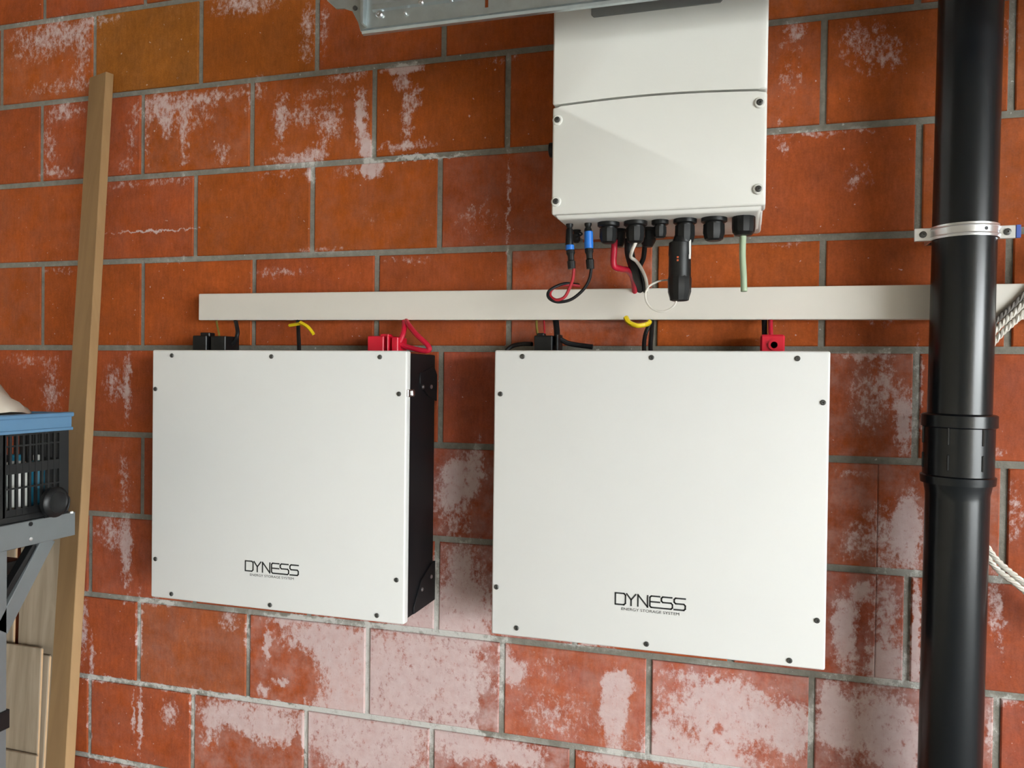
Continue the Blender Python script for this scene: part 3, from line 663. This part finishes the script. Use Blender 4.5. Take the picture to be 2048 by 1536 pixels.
def bottle(y, u, r, h, label, body, cap):
    o = thing('bottle', (u, y, CZ0 + .0125), label, 'bottle', 'bottles inside the crate')
    z = CZ0 + .0125
    part('body', body, o, lambda bm: lathe(bm, (u, y, z), (0, 0, 1), [(0, r*.92), (.004, r), (h*.74, r), (h*.86, r*.7), (h*.9, r*.4)], 24))
    part('cap', cap, o, lambda bm: lathe(bm, (u, y, z + h*.9), (0, 0, 1), [(-.002, r*.45), (h*.09, r*.45), (h*.1, r*.38)], 20))
    return o
yb = atu(50, 950, CU - .045).y
bottle(yb - .014, CU - .050, .022, .105, 'white plastic bottle seen through the crate slots', M['white_plastic'], M['teal'])
bb = bottle(yb + .034, CU - .054, .014, .100, 'teal bottle beside the white one behind the crate slots', M['teal'], M['white_plastic'])
# round black lens-like puck hanging at the crate's lower corner
pcn = atu(97, 1000, SU)
pk = thing('round_black_lamp', (SU + .012, pcn.y, SZ), 'round black lamp head standing on the shelf rail against the crate', 'lamp')
part('head', M['black_plastic'], pk, lambda bm: lathe(bm, (CU + .0085, pcn.y, SZ + .0295), (1, 0, 0), [(0, .022), (.004, .028), (.014, .029), (.018, .026), (.020, .020), (.018, .017)], 28))
part('cord', M['black_rubber'], pk, lambda bm: tube(bm, [(CU + .016, pcn.y + .024, SZ + .044), (CU + .018, pcn.y + .034, SZ + .030), (CU + .016, pcn.y + .030, SZ + .008), (CU + .016, pcn.y + .010, SZ + .0035), (CU + .016, pcn.y - .02, SZ + .0035)], .0018, 8))
part('plug_tip', M['white_plastic'], pk, lambda bm: lathe(bm, (CU + .014, pcn.y + .044, SZ + .0005), (0, 0, 1), [(0, .003), (.003, .003), (.004, .002)], 10))
# cloth on the crate
def cloth(bm):
    N, K = 22, 15; rnd = random.Random(3); c = atu(-52, 835, CU - .05); rings = []
    cx, cy = CU - .10, c.y - .01
    for j in range(K + 1):
        t = j/K; z = CZ1 + .002 + .115*(1 - (1 - t)**1.0)
        R = (.115*(1 - t**1.15) + .004); ring = []
        for i in range(N):
            a_ = 2*math.pi*i/N; w = 1 + .07*math.sin(3*a_ + 4*t) + .045*math.sin(7*a_ + 9*t) + rnd.uniform(-.03, .03)
            ring.append(bm.verts.new((cx + R*.75*w*math.cos(a_), cy + R*1.25*w*math.sin(a_), z + .004*math.sin(5*a_ + 3*t))))
        rings.append(ring)
    for a_, b_ in zip(rings, rings[1:]):
        for i in range(N): bm.faces.new((a_[i], a_[(i+1) % N], b_[(i+1) % N], b_[i]))
    bm.faces.new(rings[0][::-1]); bm.faces.new(rings[-1])
bm = bmesh.new(); cloth(bm)
tag(finish('crumpled_cloth', bm, M['cloth'], None, 60), 'crumpled off-white cloth heaped on the blue-rimmed crate', 'cloth')
# black tub on the lower board
tu = SU - .06; te = atu(50, 1116, tu)
tub = thing('storage_tub', (tu - .2, te.y - .15, LOWZ), 'dark black storage tub under the shelf rail, behind the slanted brace', 'tub')
part('body', M['black_plastic'], tub, lambda bm: prism(bm, [(te.y - .02, LOWZ + .001), (te.y - .006, te.z - .02), (te.y - .36, te.z - .02), (te.y - .345, LOWZ + .001)], 'x', tu - .40, tu - .006, .004, 2))
part('lid', M['black_plastic'], tub, lambda bm: box(bm, tu - .41, tu, te.y - .37, te.y, te.z - .024, te.z, .004, 2))

# ------------------------------------------------------------------ battery leads
DC = 0.085
def boxpx(bm, x0, x1, y0, y1, d, th, zbot=None, bev=.0015):
    a_, b_ = at(x0, y0, d), at(x1, y1, d); box(bm, a_.x, b_.x, -d, -d + th, b_.z if zbot is None else zbot, a_.z, bev)
TL = LZT - .0035; TR = RZT - .0035
def pts(L, d=DC): return [at(x, y, dd) for (x, y, dd) in [(p[0], p[1], p[2] if len(p) > 2 else d) for p in L]]
IN = .020                          # depth inside the trunking where leads disappear
def lead(name, label, cat, group=None): return thing(name, (0, 0, 0), label, cat, group)
def setbase(o, v):
    o.location = v
# left battery, black plug
o = thing('battery_lead', at(420, 698, DC), 'black plug lead on the top left of the left battery', 'cable', 'battery power leads')
part('plug', M['black_plastic'], o, lambda bm: (boxpx(bm, 385, 418, 671, 0, DC, .05, TL), boxpx(bm, 421, 456, 672, 0, DC, .05, TL), boxpx(bm, 400, 424, 665, 0, DC - .01, .02, TL)))
part('wire', M['black_rubber'], o, lambda bm: tube(bm, pts([(458, 690, .06), (468, 685, .06), (475, 668, .06), (473, 650, .05), (468, 630, IN)]), .0045))
o = tag(part('earth_wire', M['yg'], None, lambda bm: tube(bm, pts([(440, 690, .07), (438, 668, .06), (434, 648, .045), (433, 630, IN)]), .0022)), 'thin yellow-green earth wire rising from the left battery into the trunking', 'wire')
o = thing('data_cable', at(597, 698, DC), 'thin black data cable with a slanted yellow tag over the left battery', 'cable', 'data cables')
part('wire', M['black_rubber'], o, lambda bm: tube(bm, pts([(598, 712, .09), (598, 690, .08), (597, 668, .06), (596, 645, .045), (596, 630, IN)]), .0042))
def ytag(bm):
    p, q = at(600, 645, .075), at(627, 668, .085)
    tube(bm, [p, (p + q)/2 + Vector((.003, 0, .002)), q], .0042, 4, 3)
    p, q = at(578, 651, .07), at(602, 647, .072); tube(bm, [p, q], .0032, 4, 1, False)
part('yellow_tag', M['yellow'], o, ytag, 0)
o = thing('battery_lead', at(770, 698, DC), 'red plug with red cables looping up to the trunking above the left battery', 'cable', 'battery power leads')
part('plug', M['red_plug'], o, lambda bm: (boxpx(bm, 735, 774, 672, 0, DC, .05, TL), boxpx(bm, 776, 781, 671, 0, DC + .003, .055, TL), boxpx(bm, 783, 803, 674, 0, DC, .045, TL), boxpx(bm, 760, 784, 668, 0, DC - .012, .02, TL)))
part('wire', M['red'], o, lambda bm: (tube(bm, pts([(798, 686, .07), (806, 668, .065), (809, 650, .05), (806, 630, IN)]), .0055), tube(bm, pts([(812, 632, IN), (815, 646, .05), (832, 668, .07), (855, 690, .075), (858, 700, .075), (845, 701, .075), (815, 694, .07), (797, 688, .07)]), .0052)))
o = thing('battery_lead', at(1090, 698, DC), 'black plug with drooping black cables on the top of the right battery', 'cable', 'battery power leads')
part('plug', M['black_plastic'], o, lambda bm: (boxpx(bm, 1068, 1113, 671, 0, DC, .05, TR), boxpx(bm, 1116, 1120, 668, 0, DC, .04, TR), boxpx(bm, 1074, 1096, 666, 0, DC - .01, .02, TR)))
part('wire', M['black_rubber'], o, lambda bm: (tube(bm, pts([(1112, 690, .06), (1114, 665, .05), (1110, 630, IN)]), .0060), tube(bm, pts([(1064, 688, .06), (1045, 688, .05), (1025, 692, .045), (1012, 702, .05)]), .0042), tube(bm, pts([(1120, 678, .06), (1135, 686, .055), (1155, 690, .05), (1185, 694, .05)]), .0050)))
o = tag(part('earth_wire', M['yg'], None, lambda bm: tube(bm, pts([(1077, 690, .065), (1075, 668, .06), (1073, 648, .045), (1074, 630, IN)]), .0024)), 'thin yellow-green earth wire rising from the right battery into the trunking', 'wire')
o = tag(part('thin_wire', M['thin_red'], None, lambda bm: tube(bm, pts([(1090, 690, .06), (1089, 660, .05), (1087, 630, IN)]), .0018)), 'thin red wire beside the green one above the right battery', 'wire')
o = thing('data_cable', at(1295, 698, DC), 'pair of dark data cables with a curved yellow tag above the right battery', 'cable', 'data cables')
part('wire', M['black_rubber'], o, lambda bm: (tube(bm, pts([(1289, 712, .09), (1288, 690, .07), (1291, 668, .055), (1300, 645, .045), (1303, 630, IN)]), .0040), tube(bm, pts([(1302, 712, .09), (1301, 690, .07), (1303, 665, .055), (1305, 630, IN)]), .0042)))
part('yellow_tag', M['yellow'], o, lambda bm: tube(bm, pts([(1251, 634, .062), (1258, 645, .066), (1275, 651, .068), (1294, 648, .062), (1300, 642, .058)]), .0048, 6), 60)
o = thing('battery_lead', at(1550, 698, DC), 'red plug with a round hole on the top right of the right battery', 'cable', 'battery power leads')
def rplug(bm):
    boxpx(bm, 1521, 1581, 669, 0, DC, .05, TR, .003)
    c = at(1548, 690, DC); lathe(bm, (c.x, -DC + .001, c.z), (0, -1, 0), [(0, .0095), (.004, .0095), (.004, .0060), (.001, .0055)], 20)
part('plug', M['red_plug'], o, rplug)
part('wire', M['red'], o, lambda bm: tube(bm, pts([(1542, 676, .06), (1541, 655, .052), (1541, 628, IN)]), .0042))
o = tag(part('black_wire', M['black_rubber'], None, lambda bm: tube(bm, pts([(1530, 690, .05), (1529, 655, .042), (1529, 628, IN)]), .0050)), 'short black cable next to the red plug on the right battery', 'cable')

# ------------------------------------------------------------------ cables under the inverter
def mc4(px_, label, sleeve_y, sleeve_full, wire_pts, wmat, base_y):
    x0 = gx(px_, 455); o = thing('solar_connector', (x0, -DG - .004, at(px_, base_y, DG).z), label, 'connector', 'solar connectors')
    zz = lambda y: at(px_, y, DG + .004).z
    part('socket', M['black_plastic'], o, lambda bm: lathe(bm, (x0, -DG - .004, UZ + .004), (0, 0, -1), [(0, .0062), (.008, .0064), (.012, .0045), (.015, .0062), (UZ + .004 - zz(sleeve_y[0]), .0070)], 16))
    part('blue_sleeve', M['blue'], o, lambda bm: lathe(bm, (x0 + .001, -DG - .004, zz(sleeve_y[0])), (.03, 0, -1), [(0, .0068), (.001, .0076), (zz(sleeve_y[0]) - zz(sleeve_y[1]), .0078), (zz(sleeve_y[0]) - zz(sleeve_y[1]) + .001, .006)], 16))
    part('plug', M['black_plastic'], o, lambda bm: lathe(bm, (x0 + .002, -DG - .004, zz(sleeve_y[1])), (.09, 0, -1), [(0, .0074), (.006, .0076), (.010, .0058), (.018, .0056), (.020, .0072), (zz(sleeve_y[1]) - zz(538), .0068)], 12), 25)
    part('wire', wmat, o, lambda bm: tube(bm, pts(wire_pts, DG), .0027, 10))
    return o
mc4(1140, 'leftmost solar connector under the inverter with a curling thin red cable', (490, 500), False, [(1148, 534, .199), (1146, 556, .20), (1139, 576, .205), (1129, 594, .208), (1113, 600, .208), (1101, 592, .204), (1103, 580, .198), (1118, 571, .190), (1140, 570, .182), (1160, 572, .176)], M['thin_red'], 540)
mc4(1177, 'solar connector with a bright blue sleeve and curling thin black cable', (463, 497), True, [(1183, 534, .199), (1179, 558, .20), (1166, 580, .20), (1142, 599, .202), (1115, 604, .206), (1098, 596, .208), (1097, 584, .204), (1110, 574, .196), (1132, 567, .186), (1158, 570, .172)], M['black_rubber'], 540)
part_bk = thing('spare_socket', at(1153, 455, .14), 'small black spare socket behind the two solar connectors', 'connector')
part('shell', M['black_plastic'], part_bk, lambda bm: lathe(bm, (at(1153, 465, .14).x, -.14, UZ + .002), (0, 0, -1), [(0, .008), (.005, .008), (.006, .0055), (.010, .0055), (.011, .007), (.022, .007), (.026, .004)], 14))
part('cap_strap', M['black_rubber'], part_bk, lambda bm: tube(bm, [Vector((at(1153, 465, .14).x, -.147, UZ - .004)) + Vector((.012*math.sin(k_*.8), -.002, -.003*k_)) for k_ in range(5)], .0016, 6))
gz3 = UZ - .036
tag(part('battery_feed_cable', M['red'], None, lambda bm: tube(bm, [Vector((at(1229, 482, .155).x, -.155, UZ - .024))] + pts([(1228, 505, .155), (1227, 524, .155), (1230, 534, .152), (1243, 538, .140), (1256, 541, .12), (1266, 556, .08), (1270, 585, .04), (1271, 612, IN)]), .0056, 12)), 'pinkish red cable bending sideways below the second gland of the inverter', 'cable')
tag(part('battery_feed_cable', M['black_rubber'], None, lambda bm: tube(bm, [Vector((at(1258, 490, .15).x, -.15, UZ - .022))] + pts([(1259, 505, .15), (1264, 526, .13), (1272, 550, .09), (1280, 575, .045), (1281, 605, IN)]), .0085, 12)), 'thick black cable dropping from the inverter into the trunking', 'cable')
tag(part('black_cable', M['black_rubber'], None, lambda bm: tube(bm, [Vector((at(1290, 490, .13).x, -.13, UZ - .026))] + pts([(1287, 515, .12), (1280, 535, .11), (1288, 556, .08), (1291, 585, .04), (1291, 610, IN)]), .0045, 10)), 'slimmer black cable beside the thick one behind the white wire', 'cable')
tag(part('white_wire', M['white_wire'], None, lambda bm: tube(bm, [Vector((gx(1272), -DG, UZ - .036))] + pts([(1270, 488, DG), (1264, 502, DG - .004), (1262, 514, DG - .02), (1272, 522, DG - .045), (1282, 536, .13), (1291, 556, .10), (1294, 575, .06), (1294, 600, IN)]), .0030, 10)), 'white wire bending down from the middle gland in front of black cables', 'wire')
o = part('wire_loop', M['white_wire'], dl, lambda bm: tube(bm, pts([(1353, 601, DG), (1349, 610, DG), (1338, 619, DG), (1321, 623, DG), (1304, 617, DG), (1293, 603, DG), (1291, 587, DG), (1297, 574, DG), (1309, 566, DG - .004), (1324, 561, DG - .012), (1345, 560, DG - .03), (1365, 562, DG - .035)]), .0017, 8))
tag(part('cut_green_cable', M['green_wire'], None, lambda bm: tube(bm, [Vector((gx(1487), -DG, UZ - .028))] + pts([(1486, 475, DG), (1485, 510, DG + .004), (1487, 550, DG + .008), (1488, 583, DG + .010)]), .0052, 12)), 'pale green cable hanging cut off from the rightmost gland', 'cable')

# ------------------------------------------------------------------ braided cord behind the drain pipe
dcord = .0525
cord = thing('braided_cord', at(1985, 1100, dcord), 'grey-white braided cord slung behind the drain pipe at the right edge', 'cord')
def strand(P0, r, ph):
    Q = spline(P0, 14); out = []
    for i, p in enumerate(Q):
        d = (Q[min(i+1, len(Q)-1)] - Q[max(i-1, 0)]).normalized(); e, g, _ = frame_of(d); a_ = i*1.1 + ph
        out.append(p + e*math.cos(a_)*r*.55 + g*math.sin(a_)*r*.55)
    return out
main = pts([(2140, 500), (2048, 606), (1990, 662), (1945, 730, .042), (1925, 860, .040), (1938, 1000, .042), (1980, 1102, .050), (2048, 1166), (2170, 1262), (2330, 1290), (2440, 1150), (2470, 900), (2420, 620), (2320, 480), (2220, 450), (2140, 500)], dcord)
par = [p + Vector((.004, 0, -.0115)) if i < 4 else p + Vector((-.0035 if i > 5 else .006, 0, -.0095 if i > 5 else 0)) for i, p in enumerate(main)]
for nm, pp in (('strand', main), ('second_strand', par)):
    part(nm, M['white_wire'], cord, lambda bm: [tube(bm, strand(pp, .0052, ph), .0026, 6, 1, False) for ph in (0, 2.09, 4.19)])
part('shaded_strand', simple('shaded_cord_grey', srgb(120, 115, 110), .8), cord, lambda bm: [tube(bm, strand([p + Vector((-.003, .001, .0105)) for p in main[:4]], .0045, ph), .0024, 6, 1, False) for ph in (0, 2.09, 4.19)])  # shade is put into the darker grey of this strand
